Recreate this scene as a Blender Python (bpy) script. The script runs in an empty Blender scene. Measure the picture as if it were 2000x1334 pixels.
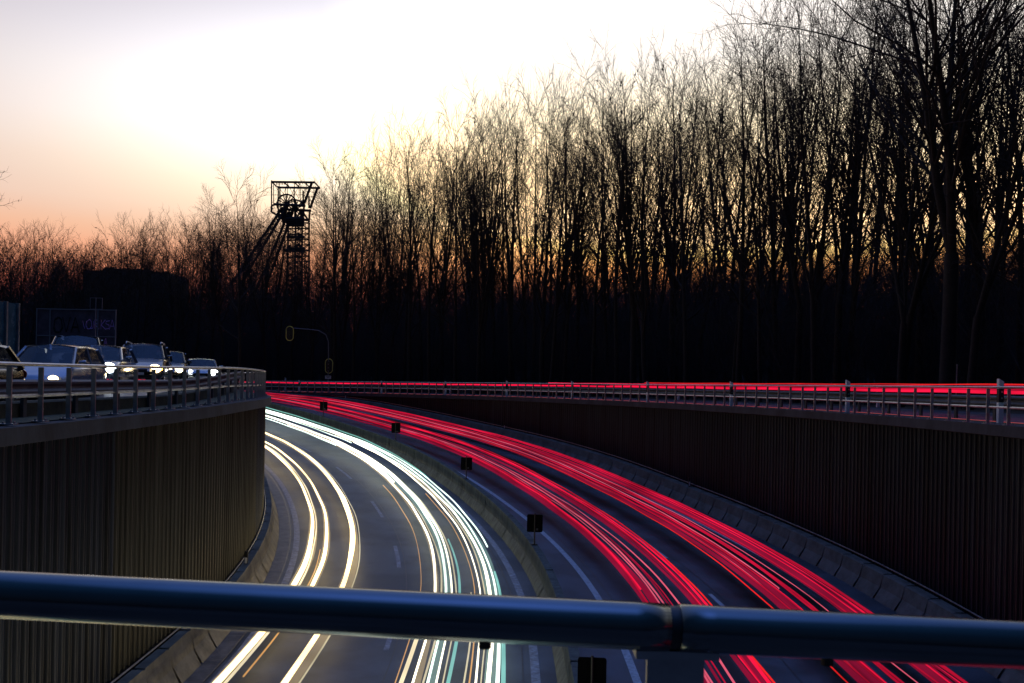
import bpy, math, random
import numpy as np
from mathutils import Vector
R_ = math.radians
S = bpy.context.scene
COL = S.collection

# ------------------------------------------------------------------ camera
cd = bpy.data.cameras.new("camera"); cam = bpy.data.objects.new("camera", cd); COL.objects.link(cam)
S.camera = cam
cd.sensor_width = 36.0; cd.lens = 31.5; cd.clip_start = 0.05; cd.clip_end = 3000
cd.shift_y = 0.042
cam.location = (0, 0, 0)
from mathutils import Matrix
cam.rotation_euler = (Matrix.Rotation(R_(90), 4, 'X') @ Matrix.Rotation(R_(1.1), 4, 'Z')).to_euler()
cd.dof.use_dof = True; cd.dof.focus_distance = 45.0; cd.dof.aperture_fstop = 11.0

# ------------------------------------------------------------------ world
W = bpy.data.worlds.new("World"); S.world = W; W.use_nodes = True
wt = W.node_tree; wt.nodes.clear()
def wn(tp, **k):
    n = wt.nodes.new(tp)
    for a, b in k.items(): setattr(n, a, b)
    return n
def wmath(op, a, b=None):
    n = wn('ShaderNodeMath', operation=op)
    for i, v in enumerate((a, b)):
        if v is None: continue
        if isinstance(v, (int, float)): n.inputs[i].default_value = v
        else: wt.links.new(v, n.inputs[i])
    return n.outputs[0]
tc = wn('ShaderNodeTexCoord'); sp = wn('ShaderNodeSeparateXYZ'); wt.links.new(tc.outputs['Generated'], sp.inputs[0])
cn = wn('ShaderNodeTexNoise'); cn.inputs['Scale'].default_value = 2.2; cn.inputs['Detail'].default_value = 3
mp = wn('ShaderNodeMapping'); mp.inputs['Scale'].default_value = (0.8, 0.8, 7.0)
wt.links.new(tc.outputs['Generated'], mp.inputs[0]); wt.links.new(mp.outputs[0], cn.inputs[0])
zz = wmath('ADD', sp.outputs[2], wmath('MULTIPLY', wmath('SUBTRACT', cn.outputs[0], 0.5), 0.035))
rp = wn('ShaderNodeValToRGB'); wt.links.new(zz, rp.inputs[0])
def ramp(src, stops):
    rp = wn('ShaderNodeValToRGB'); wt.links.new(src, rp.inputs[0]); el = rp.color_ramp.elements
    while len(el) < len(stops): el.new(0.5)
    for e, (p, c) in zip(el, stops): e.position = p; e.color = (*c, 1)
    return rp.outputs[0]
base_c = ramp(zz, [(0.0, (.40, .06, .06)), (.085, (.90, .20, .13)), (.12, (.95, .38, .21)), (.15, (.90, .52, .35)), (.18, (.84, .60, .49)),
         (.235, (.76, .62, .57)), (.30, (.67, .60, .61)), (.38, (.57, .54, .62)), (.50, (.28, .34, .54)), (.75, (.26, .42, 1.05)), (1.0, (.26, .52, 1.75))])
lobe_c = ramp(zz, [(0.0, (.05, .0, .0)), (.085, (.8, .12, .0)), (.12, (1.2, .42, .05)), (.16, (1.15, .66, .17)), (.20, (1.0, .86, .48)), (.26, (1.05, 1.02, .90)), (.34, (1, 1, 1)), (.45, (.9, .9, .95)), (.6, (.1, .1, .1))])
back_c = ramp(sp.outputs[2], [(0.0, (.004, .010, .022)), (.60, (.006, .024, .06)), (.88, (.015, .06, .16)), (.965, (.14, .32, 1.0)), (1.0, (.26, .52, 1.75))])
a_ = wmath('DIVIDE', wmath('SUBTRACT', sp.outputs[0], 0.20), 0.594)
e_ = wmath('DIVIDE', wmath('SUBTRACT', sp.outputs[2], 0.27), 0.14)
r2 = wmath('ADD', wmath('MULTIPLY', a_, a_), wmath('MULTIPLY', e_, e_))
g = wmath('EXPONENT', wmath('MULTIPLY', wmath('MULTIPLY', r2, r2), -1.0))
# the afterglow belongs to the west (+Y); the sky behind the viewer is already night blue
back = wn('ShaderNodeMapRange'); wt.links.new(sp.outputs[1], back.inputs[0])
back.inputs[1].default_value = -0.1; back.inputs[2].default_value = 0.7; back.inputs[3].default_value = 0.0; back.inputs[4].default_value = 1.0
vm = wn('ShaderNodeVectorMath', operation='SCALE'); wt.links.new(lobe_c, vm.inputs[0]); rt_ = wn('ShaderNodeMapRange'); wt.links.new(sp.outputs[0], rt_.inputs[0]); rt_.inputs[1].default_value = -.20; rt_.inputs[2].default_value = .12; rt_.inputs[3].default_value = 1.15; rt_.inputs[4].default_value = 4.6
wt.links.new(wmath('MULTIPLY', g, rt_.outputs[0]), vm.inputs['Scale'])
va = wn('ShaderNodeVectorMath', operation='ADD'); wt.links.new(base_c, va.inputs[0]); wt.links.new(vm.outputs[0], va.inputs[1])
cap_c = ramp(zz, [(0.0, (2.6, 2.0, 1.6)), (.17, (2.8, 1.8, .9)), (.22, (2.5, 1.8, 1.0)), (.28, (1.8, 1.5, 1.02)), (.34, (1.25, 1.15, 1.04)), (1.0, (1.2, 1.2, 2.0))])
vc = wn('ShaderNodeVectorMath', operation='MINIMUM'); wt.links.new(va.outputs[0], vc.inputs[0]); wt.links.new(cap_c, vc.inputs[1])
mx = wn('ShaderNodeMix', data_type='RGBA'); wt.links.new(back.outputs[0], mx.inputs[0])
wt.links.new(back_c, mx.inputs[6]); wt.links.new(vc.outputs[0], mx.inputs[7])
bg1 = wn('ShaderNodeBackground'); wt.links.new(mx.outputs[2], bg1.inputs[0]); bg1.inputs[1].default_value = 1.0
sky = wn('ShaderNodeTexSky', sky_type='NISHITA'); sky.sun_disc = False
sky.sun_elevation = R_(0.5); sky.sun_rotation = R_(4)
bg2 = wn('ShaderNodeBackground'); wt.links.new(sky.outputs[0], bg2.inputs[0]); bg2.inputs[1].default_value = 0.004
ad = wn('ShaderNodeAddShader'); wt.links.new(bg1.outputs[0], ad.inputs[0]); wt.links.new(bg2.outputs[0], ad.inputs[1])
wo = wn('ShaderNodeOutputWorld'); wt.links.new(ad.outputs[0], wo.inputs[0])

S.view_settings.view_transform = 'Standard'; S.view_settings.look = 'None'
S.view_settings.exposure = 0.0; S.view_settings.gamma = 1.0
try:
    S.cycles.transparent_max_bounces = 48
    S.cycles.max_bounces = 6
    S.cycles.sample_clamp_indirect = 4.0
except Exception: pass

# ------------------------------------------------------------------ materials
MATS = {}
def mat(name, col, rough=.8, metal=0.0, var=0.0, scale=3.0, bump=0.0, bscale=20.0, stretch=None, col2=None, spec=0.5, coat=0.0):
    if name in MATS: return MATS[name]
    m = bpy.data.materials.new(name); m.use_nodes = True; nt = m.node_tree; b = nt.nodes['Principled BSDF']
    b.inputs['Base Color'].default_value = (*col, 1); b.inputs['Roughness'].default_value = rough; b.inputs['Metallic'].default_value = metal
    b.inputs['Specular IOR Level'].default_value = spec
    if coat: b.inputs['Coat Weight'].default_value = coat
    if var or col2 or bump:
        t = nt.nodes.new('ShaderNodeTexCoord'); mpn = nt.nodes.new('ShaderNodeMapping')
        if stretch: mpn.inputs['Scale'].default_value = stretch
        nt.links.new(t.outputs['Object'], mpn.inputs[0])
    if var or col2:
        n = nt.nodes.new('ShaderNodeTexNoise'); n.inputs['Scale'].default_value = scale; n.inputs['Detail'].default_value = 6; n.inputs['Roughness'].default_value = .65
        nt.links.new(mpn.outputs[0], n.inputs[0])
        r = nt.nodes.new('ShaderNodeValToRGB'); nt.links.new(n.outputs[0], r.inputs[0])
        c2 = col2 or tuple(min(1, c * (1 + var)) for c in col); c1 = tuple(c * (1 - var) for c in col)
        r.color_ramp.elements[0].position = .35; r.color_ramp.elements[0].color = (*c1, 1)
        r.color_ramp.elements[1].position = .68; r.color_ramp.elements[1].color = (*c2, 1)
        nt.links.new(r.outputs[0], b.inputs['Base Color'])
        rr = nt.nodes.new('ShaderNodeMapRange'); nt.links.new(n.outputs[0], rr.inputs[0])
        rr.inputs[3].default_value = max(.05, rough - .15); rr.inputs[4].default_value = min(1, rough + .15)
        nt.links.new(rr.outputs[0], b.inputs['Roughness'])
    if bump:
        n2 = nt.nodes.new('ShaderNodeTexNoise'); n2.inputs['Scale'].default_value = bscale; n2.inputs['Detail'].default_value = 4
        nt.links.new(mpn.outputs[0], n2.inputs[0])
        bp = nt.nodes.new('ShaderNodeBump'); bp.inputs['Strength'].default_value = bump; bp.inputs['Distance'].default_value = .02
        nt.links.new(n2.outputs[0], bp.inputs['Height']); nt.links.new(bp.outputs[0], b.inputs['Normal'])
    MATS[name] = m; return m
def glow(name, col, strength, add=False):
    if name in MATS: return MATS[name]
    m = bpy.data.materials.new(name); m.use_nodes = True; nt = m.node_tree; nt.nodes.clear()
    e = nt.nodes.new('ShaderNodeEmission'); e.inputs[0].default_value = (*col, 1); e.inputs[1].default_value = strength
    if name.startswith(('tail', 'headlight', 'amber', 'cream', 'teal')):
        t = nt.nodes.new('ShaderNodeTexCoord'); n = nt.nodes.new('ShaderNodeTexNoise'); n.inputs['Scale'].default_value = .22; n.inputs['Detail'].default_value = 3
        nt.links.new(t.outputs['Object'], n.inputs[0]); r = nt.nodes.new('ShaderNodeMapRange'); nt.links.new(n.outputs[0], r.inputs[0])
        r.inputs[1].default_value = .3; r.inputs[2].default_value = .7; r.inputs[3].default_value = strength*.6; r.inputs[4].default_value = strength*1.3
        nt.links.new(r.outputs[0], e.inputs[1])
    o = nt.nodes.new('ShaderNodeOutputMaterial')
    if add:
        tr = nt.nodes.new('ShaderNodeBsdfTransparent'); a = nt.nodes.new('ShaderNodeAddShader')
        nt.links.new(e.outputs[0], a.inputs[0]); nt.links.new(tr.outputs[0], a.inputs[1]); nt.links.new(a.outputs[0], o.inputs[0])
    else: nt.links.new(e.outputs[0], o.inputs[0])
    MATS[name] = m; return m
def glass(name, tint, alpha):
    if name in MATS: return MATS[name]
    m = bpy.data.materials.new(name); m.use_nodes = True; nt = m.node_tree; b = nt.nodes['Principled BSDF']
    b.inputs['Base Color'].default_value = (*tint, 1); b.inputs['Roughness'].default_value = .04; b.inputs['Alpha'].default_value = alpha
    b.inputs['Specular IOR Level'].default_value = .45
    MATS[name] = m; return m

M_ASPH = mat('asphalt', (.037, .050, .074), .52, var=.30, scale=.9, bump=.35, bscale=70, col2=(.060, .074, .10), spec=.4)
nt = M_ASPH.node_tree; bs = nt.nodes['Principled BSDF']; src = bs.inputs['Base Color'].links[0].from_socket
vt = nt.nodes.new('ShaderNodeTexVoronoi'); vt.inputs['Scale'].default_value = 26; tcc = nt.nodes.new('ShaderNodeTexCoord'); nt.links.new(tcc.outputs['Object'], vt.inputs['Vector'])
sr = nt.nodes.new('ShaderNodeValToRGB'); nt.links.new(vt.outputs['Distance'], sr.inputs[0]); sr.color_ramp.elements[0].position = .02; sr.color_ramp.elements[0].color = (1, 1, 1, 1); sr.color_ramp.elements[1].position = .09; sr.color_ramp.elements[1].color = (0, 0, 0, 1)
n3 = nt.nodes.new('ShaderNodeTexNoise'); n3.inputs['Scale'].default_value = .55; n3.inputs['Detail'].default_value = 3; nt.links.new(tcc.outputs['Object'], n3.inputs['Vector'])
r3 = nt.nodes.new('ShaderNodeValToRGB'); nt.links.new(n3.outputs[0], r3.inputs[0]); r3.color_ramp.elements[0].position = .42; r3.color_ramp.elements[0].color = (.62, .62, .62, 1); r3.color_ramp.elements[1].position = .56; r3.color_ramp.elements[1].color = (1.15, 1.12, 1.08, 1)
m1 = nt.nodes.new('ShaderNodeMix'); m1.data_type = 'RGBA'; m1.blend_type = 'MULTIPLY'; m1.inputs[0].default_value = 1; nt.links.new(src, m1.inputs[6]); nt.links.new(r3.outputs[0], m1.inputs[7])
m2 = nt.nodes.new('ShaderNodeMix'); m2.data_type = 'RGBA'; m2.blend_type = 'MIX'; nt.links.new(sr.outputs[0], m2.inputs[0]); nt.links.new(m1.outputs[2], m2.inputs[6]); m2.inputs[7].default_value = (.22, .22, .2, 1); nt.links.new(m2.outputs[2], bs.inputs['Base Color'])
M_CONC = mat('concrete', (.085, .09, .09), .85, var=.45, scale=1.6, bump=.4, bscale=14)
M_COPE = mat('weathered_concrete', (.028, .031, .036), .9, var=.6, scale=1.2, bump=.5, bscale=10, stretch=(1, 1, .35))
M_PAINT = mat('road_paint', (.34, .37, .40), .6, var=.35, scale=9)
M_STEEL = mat('galvanised_steel', (.42, .43, .45), .38, .85, var=.25, scale=6)
M_RAIL = mat('rail_steel', (.125, .15, .165), .17, .9, var=.06, scale=5)
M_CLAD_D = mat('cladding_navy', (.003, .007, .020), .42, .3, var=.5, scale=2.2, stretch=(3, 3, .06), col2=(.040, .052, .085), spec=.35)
M_CLAD_O = mat('cladding_olive', (.014, .015, .014), .42, .3, var=.5, scale=2.2, stretch=(3, 3, .06), col2=(.075, .076, .07), spec=.4)
M_BLACK = mat('black_plastic', (.012, .012, .014), .5)
M_WHITE = mat('white_plastic', (.75, .76, .78), .45)
M_BARK = mat('bark', (.020, .017, .015), .95, var=.4, scale=6)
M_TWIG = mat('twigs', (.030, .021, .016), .95)
M_LEAF = mat('withered_leaves', (.05, .033, .018), .9)
M_FLOOR = mat('forest_floor', (.03, .028, .02), 1.0, var=.5, scale=.6)
M_GRASS = mat('verge_grass', (.035, .045, .02), 1.0, var=.6, scale=2.0, bump=.6, bscale=8)
M_TYRE = mat('tyre_rubber', (.015, .015, .015), .8)
M_RIM = mat('rim_alloy', (.4, .4, .42), .3, .9)
M_TOWER = mat('headframe_steel', (.045, .022, .018), .8, var=.3, scale=1)
M_BEAM = mat('weathered_steel', (.10, .10, .105), .6, .5, var=.3, scale=4)
M_BOLT = mat('bolt_steel', (.6, .6, .6), .3, .9)

# ------------------------------------------------------------------ mesh helper
class MB:
    def __init__(s): s.v = []; s.f = []
    def quad(s, a, b, c, d):
        n = len(s.v); s.v += [a, b, c, d]; s.f.append((n, n+1, n+2, n+3))
    def box(s, c, d, rz=0.0, rx=0.0):
        n = len(s.v); hx, hy, hz = d[0]/2, d[1]/2, d[2]/2; co, si = math.cos(rz), math.sin(rz)
        for z in (-hz, hz):
            for x, y in ((-hx, -hy), (hx, -hy), (hx, hy), (-hx, hy)):
                s.v.append((c[0] + x*co - y*si, c[1] + x*si + y*co, c[2] + z))
        for q in ((3,2,1,0),(4,5,6,7),(0,1,5,4),(1,2,6,5),(2,3,7,6),(3,0,4,7)): s.f.append(tuple(n+i for i in q))
    def tube(s, pts, rad, n=6, cap=True):
        pts = [Vector(p) for p in pts]; L = len(pts)
        if not hasattr(rad, '__len__'): rad = [rad]*L
        base = len(s.v)
        for i, p in enumerate(pts):
            t = (pts[min(i+1, L-1)] - pts[max(i-1, 0)]).normalized()
            up = Vector((0, 0, 1)) if abs(t.z) < .95 else Vector((1, 0, 0))
            a = t.cross(up).normalized(); b = a.cross(t)
            r = rad[i]; ra, rb = (r if isinstance(r, tuple) else (r, r))
            for k in range(n):
                th = 2*math.pi*k/n
                q = p + a*(math.cos(th)*ra) + b*(math.sin(th)*rb); s.v.append((q.x, q.y, q.z))
        for i in range(L-1):
            for k in range(n):
                k2 = (k+1) % n
                s.f.append((base+i*n+k, base+i*n+k2, base+(i+1)*n+k2, base+(i+1)*n+k))
        if cap:
            s.f.append(tuple(base+k for k in range(n))[::-1]); s.f.append(tuple(base+(L-1)*n+k for k in range(n)))
    def bar(s, a, b, w): s.tube([a, b], w, 4)
    def grid(s, rows):
        b = len(s.v); nr, nc = len(rows), len(rows[0])
        for r in rows: s.v += list(r)
        for i in range(nr-1):
            for j in range(nc-1):
                s.f.append((b+i*nc+j, b+i*nc+j+1, b+(i+1)*nc+j+1, b+(i+1)*nc+j))
    def data(s, name, m, smooth=False):
        me = bpy.data.meshes.new(name); me.from_pydata(s.v, [], s.f); me.update()
        if m: me.materials.append(m)
        if smooth: me.polygons.foreach_set('use_smooth', [True]*len(me.polygons))
        return me
    def build(s, name, m, parent=None, smooth=False):
        o = bpy.data.objects.new(name, s.data(name, m, smooth)); COL.objects.link(o)
        if parent: o.parent = parent
        return o
def tag(o, label=None, cat=None, group=None, kind=None):
    if label: o['label'] = label
    if cat: o['category'] = cat
    if group: o['group'] = group
    if kind: o['kind'] = kind
    return o
def empty(name, loc=(0, 0, 0), rz=0.0):
    o = bpy.data.objects.new(name, None); COL.objects.link(o); o.location = loc; o.rotation_euler = (0, 0, rz); o.empty_display_size = .3
    return o
def copy_tree(o, parent=None):
    c = o.copy(); COL.objects.link(c); c.parent = parent
    for ch in list(o.children): copy_tree(ch, c)
    return c

# ------------------------------------------------------------------ the curve everything follows
CX, CY = -62.4, 22.0
def P(R, t, z=0.0):
    if t < 0: return (CX + R, CY + t*1.2, z)
    a = math.radians(t); return (CX + R*math.cos(a), CY + R*math.sin(a), z)
def RT(x, y):
    if y < CY: return x - CX, (y - CY)/1.2
    return math.hypot(x-CX, y-CY), math.degrees(math.atan2(y-CY, x-CX))
def table(ps, k=3.0):
    xs = np.arange(-80, 200, .5); ys = np.interp(xs, [p[0] for p in ps], [p[1] for p in ps])
    n = int(k*2); ker = np.hanning(2*n+3); ker /= ker.sum()
    ys = np.convolve(np.pad(ys, n+1, mode='edge'), ker, mode='valid')
    return lambda t: float(np.interp(t, xs, ys))
zline = table([(-60,-6.5),(-20,-6.45),(-8,-6.35),(-2,-6.2),(0,-6.12),(4,-5.85),(9.4,-5.5),(13,-5.25),(18,-4.82),(24,-4.12),(29.7,-3.51),(35.5,-2.98),(49,-1.5),(58,-1.1),(70,-.98),(100,-.98)])
zr = lambda t: zline(t) - .85
ztr = table([(-60,-.78),(10,-.78),(35,-.86),(50,-.98),(60,-1.1),(180,-1.1)])
ztl = table([(-60,-.85),(-6,-.78),(0,-.70),(5,-.62),(16,-.62),(30,-.62),(60,-.8),(100,-1.1)])
zul = table([(-60,-.85),(-6,-.80),(3,-.75),(10,-.48),(16,-.36),(30,-.34),(60,-.7),(100,-1.1)])
def frange(a, b, st):
    n = max(1, int(round((b-a)/st))); return [a + (b-a)*i/n for i in range(n+1)]
def strip(name, Rs, ts, zf, m, parent=None, smooth=True):
    mb = MB(); mb.grid([[P(R, t, zf(R, t)) for R in Rs] for t in ts])
    return mb.build(name, m, parent, smooth)

def terr(R, t):
    k = min(1, max(0, (R-88)/62)); k = k*k*(3-2*k)
    k2 = min(1, max(0, (R-150)/150))
    side = .55 + .45*min(1, max(0, (t-10)/35))
    return ztr(t) - .02 + (9.5*side)*k + 5*k2 + .25*math.sin(R*.35+t*.4)*k
TS = frange(-60, 180, 1.5)
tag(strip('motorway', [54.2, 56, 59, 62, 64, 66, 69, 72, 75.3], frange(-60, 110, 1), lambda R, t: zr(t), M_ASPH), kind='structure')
tag(strip('verge', [75.32, 76.6], frange(-60, 110, 1), lambda R, t: ztr(t)-.03, M_GRASS), kind='structure')
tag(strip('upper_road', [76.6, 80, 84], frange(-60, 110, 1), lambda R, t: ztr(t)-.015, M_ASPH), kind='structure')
tag(strip('ground', [84, 86, 88, 92, 97, 103, 110, 118, 127, 137, 150, 170, 200, 260, 360, 600], TS, lambda R, t: terr(R, t), M_FLOOR), kind='structure')
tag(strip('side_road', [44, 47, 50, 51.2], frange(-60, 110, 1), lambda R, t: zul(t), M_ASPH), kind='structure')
tag(strip('side_verge', [51.2, 52.6, 53.4, 54.18], frange(-60, 110, 1), lambda R, t: zul(t)+(ztl(t)-.03-zul(t))*max(0, R-52.6)/1.58, M_GRASS), kind='structure')
mb = MB()
mb.grid([[P(R, t, zul(t)-.02-.1*(44-R)/44) for R in (1, 15, 30, 38, 44)] for t in frange(0, 180, 3)])
mb.grid([[P(R, t, zul(t)-.02) for R in (-300, -100, -20, 1, 15, 30, 44)] for t in frange(-60, 0, 5)])
tag(mb.build('meadow', M_GRASS), kind='structure')
mb = MB(); mb.grid([[P(R, t, zul(t)+z) for R, z in ((52.95, -.1), (52.95, .26), (53.0, .30), (53.15, .30), (53.2, .26), (53.2, -.3))] for t in frange(-20, 60, .8)])
tag(mb.build('kerb', mat('mossy_concrete', (.055, .055, .03), .9, var=.6, scale=2.5, bump=.4, bscale=12)), kind='structure')
# markings
M_WORN = mat('worn_paint', (.15, .17, .22), .6, var=.5, scale=7)
M_SEAM = mat('tar_seam', (.014, .015, .018), .4, var=.3, scale=8)
def marking(name, R, t0, t1, w=.15, dash=None, m=None):
    mb = MB()
    if not dash:
        mb.grid([[P(R-w/2, t, zr(t)+.006), P(R+w/2, t, zr(t)+.006)] for t in frange(t0, t1, .7)])
    else:
        t = t0
        while t < t1:
            t2 = t + dash[0]; mb.grid([[P(R-w/2, q, zr(q)+.006), P(R+w/2, q, zr(q)+.006)] for q in frange(t, t2, .7)]); t += dash[0]+dash[1]
    tag(mb.build(name, m or M_PAINT, smooth=True), kind='structure')
marking('road_marking', 55.65, -30, 105, .22, m=M_WORN)
marking('road_marking', 63.1, -30, 105, .22, m=M_WORN)
for R_s, w_s in ((59.52, .03), (55.42, .05), (62.8, .035), (69.45, .03), (72.7, .03), (65.9, .03)): marking('tar_seam', R_s, -30, 95, w_s, m=M_SEAM)
marking('road_marking', 65.5, -30, 105, .2)
marking('road_marking', 73.0, -30, 105, .2)
marking('road_marking', 59.3, -29.4, 80, .14, (3.0, 4.6), m=M_WORN)
marking('road_marking', 69.2, -29.0, 80, .14, (2.6, 3.8))

# gutter slabs between left barrier and edge line
M_GUT = mat('gutter_concrete', (.10, .095, .085), .55, var=.5, scale=3, bump=.3, bscale=12)
mb = MB(); t = -20
while t < 60:
    st = 2.0/ (1.2 if t < 0 else 55.2*math.pi/180)
    mb.grid([[P(R, q, zr(q)+zz_) for R, zz_ in ((54.98, .012), (55.4, .012), (55.41, .0))] for q in (t, t+st/2, t+st*.975)]); t += st
tag(mb.build('gutter', M_GUT), kind='structure')

# ------------------------------------------------------------------ retaining walls
def cladding(R, t0, t1, sgn, ztop, m, parent, name='cladding_panel'):
    """trapezoid ribs; sgn=+1: ribs stick out to larger R (left wall), -1: to smaller R"""
    mb = MB(); pitch = .25; t = t0; prof = []
    while t < t1:
        st = pitch/(1.2 if t < 0 else R*math.pi/180)
        for f, d in ((0, 0), (.42, 0), (.47, .018), (.53, .018), (.58, 0), (.74, 0), (.80, .045), (.86, .055), (.90, .055), (.95, .045)): prof.append((t+f*st, R+sgn*d))
        t += st
    lo = [P(r, q, zr(q)-.05) for q, r in prof]; hi = [P(r, q, ztop(q)-.2) for q, r in prof]
    mb.grid([lo, hi]); return mb.build(name, m, parent)
def loftR(ts, prof, name, m, parent=None, closed=True, smooth=False, groove=None):
    """profile [(R,dz)] in section swept along t; zf per point"""
    mb = MB(); rows = []
    for t in ts:
        rows.append([P(R, t, f(t)+dz) for R, dz, f in prof] + ([P(prof[0][0], t, prof[0][2](t)+prof[0][1])] if closed else []))
    mb.grid(rows); return mb.build(name, m, parent, smooth)
T1 = frange(-40, 105, .75)
wl = empty('retaining_wall', P(54.3, -10, zr(-10)))
tag(wl, 'tall ribbed retaining wall below the queue of cars, left side of the motorway', 'retaining wall', 'ribbed walls of the motorway cutting')
def unloc(o, r): o.location = -Vector(r.location); return o
unloc(cladding(54.3, -40, -3.2, +1, ztl, M_CLAD_D, wl), wl)
o = unloc(cladding(54.3, -3.2, 9.5, +1, ztl, M_CLAD_O, wl), wl); o['label'] = 'brownish cladding panel'
unloc(cladding(54.3, 9.5, 12.5, +1, ztl, M_CLAD_D, wl), wl)
unloc(cladding(54.3, 12.5, 90, +1, ztl, M_CLAD_O, wl), wl)
unloc(loftR(T1, [(53.9, -.05, ztl), (54.56, -.05, ztl), (54.58, -.33, ztl), (54.40, -.36, ztl), (53.9, -.36, ztl)], 'coping', M_COPE, wl), wl)
wr = empty('retaining_wall', P(75.2, -10, zr(-10)))
tag(wr, 'ribbed retaining wall carrying the long railing, right side of the motorway', 'retaining wall', 'ribbed walls of the motorway cutting')
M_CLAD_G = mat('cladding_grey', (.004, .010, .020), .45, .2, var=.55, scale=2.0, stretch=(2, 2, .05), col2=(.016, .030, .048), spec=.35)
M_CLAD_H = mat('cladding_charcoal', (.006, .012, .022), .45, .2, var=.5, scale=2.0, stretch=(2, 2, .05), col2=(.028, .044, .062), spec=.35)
for ta, tb, m_ in ((-40, 1.2, M_CLAD_H), (1.2, 6.5, M_CLAD_G), (6.5, 14, M_CLAD_H), (14, 17, M_CLAD_G), (17, 29, M_CLAD_H), (29, 31, M_CLAD_G), (31, 36, M_CLAD_H), (36, 90, M_CLAD_G)):
    unloc(cladding(75.2, ta, tb, -1, ztr, m_, wr), wr)
unloc(loftR(T1, [(75.55, -.02, ztr), (74.92, -.02, ztr), (74.90, -.30, ztr), (75.08, -.33, ztr), (75.55, -.33, ztr)], 'coping', M_COPE, wr), wr)

# concrete barriers with joints
def barrier(label, prof, pitch, Rm, t0, t1, m):
    mb = MB(); t = t0
    while t < t1:
        st = pitch/(1.2 if t < 0 else Rm*math.pi/180); gap = .05/(1.2 if t < 0 else Rm*math.pi/180)
        rows = []
        for q, s in ((t+gap, .0), (t+gap*2, 0), (t+st/2, 0), (t+st-gap, 0)):
            rows.append([P(R, q, zr(q)+dz) for R, dz in prof]+[P(prof[0][0], q, zr(q)+prof[0][1])])
        mb.grid(rows)
        b = len(mb.v); q = t+st-gap; mb.v += [P(R, q, zr(q)+dz) for R, dz in prof]; mb.f.append(tuple(range(b, len(mb.v))))
        t += st
    core = [P((sum(p[0] for p in prof)/len(prof)), 0)]
    Rc = sum(p[0] for p in prof)/len(prof)
    mb.grid([[P(Rc + (R-Rc)*.78, q, zr(q)+dz*.97) for R, dz in prof]+[P(Rc+(prof[0][0]-Rc)*.78, q, zr(q))] for q in frange(t0, t1, .9)])
    o = mb.build('concrete_barrier', m); tag(o, label, 'barrier', 'concrete barriers along the motorway'); return o
M_BARL = mat('barrier_concrete_warm', (.17, .155, .11), .8, var=.45, scale=1.5, bump=.4, bscale=9)
M_BARC = mat('barrier_concrete_streaked', (.065, .072, .06), .8, var=.6, scale=3.0, bump=.4, bscale=9, stretch=(1.5, 1.5, .3))
barrier('low ochre concrete barrier at the foot of the left ribbed wall', [(54.42, 0), (54.97, 0), (54.90, .12), (54.76, .36), (54.66, .82), (54.42, .82)], 1.35, 54.6, -35, 100, M_BARL)
barrier('median concrete barrier between white and red traffic streams', [(63.60, 0), (63.66, .16), (63.78, .36), (63.82, .88), (64.06, .88), (64.10, .36), (64.22, .16), (64.28, 0)], 4.0, 63.9, -35, 100, M_BARC)
barrier('low grey concrete barrier at the foot of the right ribbed wall', [(75.06, 0), (74.38, 0), (74.45, .12), (74.62, .36), (74.72, .74), (74.80, .78), (75.06, .78)], 1.35, 74.7, -35, 100, M_CONC)
# steel ledge line at wall feet
for R, lab in ((54.405, 'thin steel edge strip along the top of the left barrier'), (75.07, 'thin steel edge strip along the top of the right barrier')):
    mb = MB(); mb.tube([P(R, t, zline(t)+.03) for t in frange(-35, 95, .8)], .022, 5)
    tag(mb.build('edge_strip', M_STEEL), lab, 'edge strip')

# ------------------------------------------------------------------ railings on the walls
def post_mesh():
    mb = MB(); mb.box((0, 0, .48), (.085, .028, .92)); return mb.data('post', M_STEEL)
def foot_mesh():
    mb = MB(); mb.box((0, 0, .012), (.24, .16, .02))
    for x in (-.09, .09): mb.tube([(x, 0, .02), (x, 0, .055)], .018, 6)
    return mb.data('base_plate', M_STEEL)
PM, FM = post_mesh(), foot_mesh()
def railing(R, t0, t1, zf, label, flip=0):
    r = empty('railing', P(R, t0, zf(t0))); tag(r, label, 'railing')
    ts = []; t = t0
    while t < t1: ts.append(t); t += .97/(1.2 if t < 0 else R*math.pi/180)
    for q in ts:
        p = bpy.data.objects.new('post', PM); COL.objects.link(p); p.parent = r
        p.location = Vector(P(R, q, zf(q)-.03)) - r.location; p.rotation_euler = (0, 0, R_(max(q, 0)))
        b = bpy.data.objects.new('base_plate', FM); COL.objects.link(b); b.parent = p
    T = frange(t0-.3, t1, .6)
    mb = MB(); mb.tube([P(R, q, zf(q)+.955) for q in T], (.045, .032) and [(.05, .03)]*len(T), 8); unloc(mb.build('top_rail', M_STEEL, r, True), r)
    mb = MB(); mb.tube([P(R, q, zf(q)+.43) for q in T], [(.012, .03)]*len(T), 4); unloc(mb.build('middle_rail', M_STEEL, r), r)
    return r
railing(54.30, -16, 50, ztl, 'steel railing on the left wall in front of the queue of cars')
railing(75.12, -9, 61, ztr, 'long steel railing on top of the right wall before the red lights')

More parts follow.
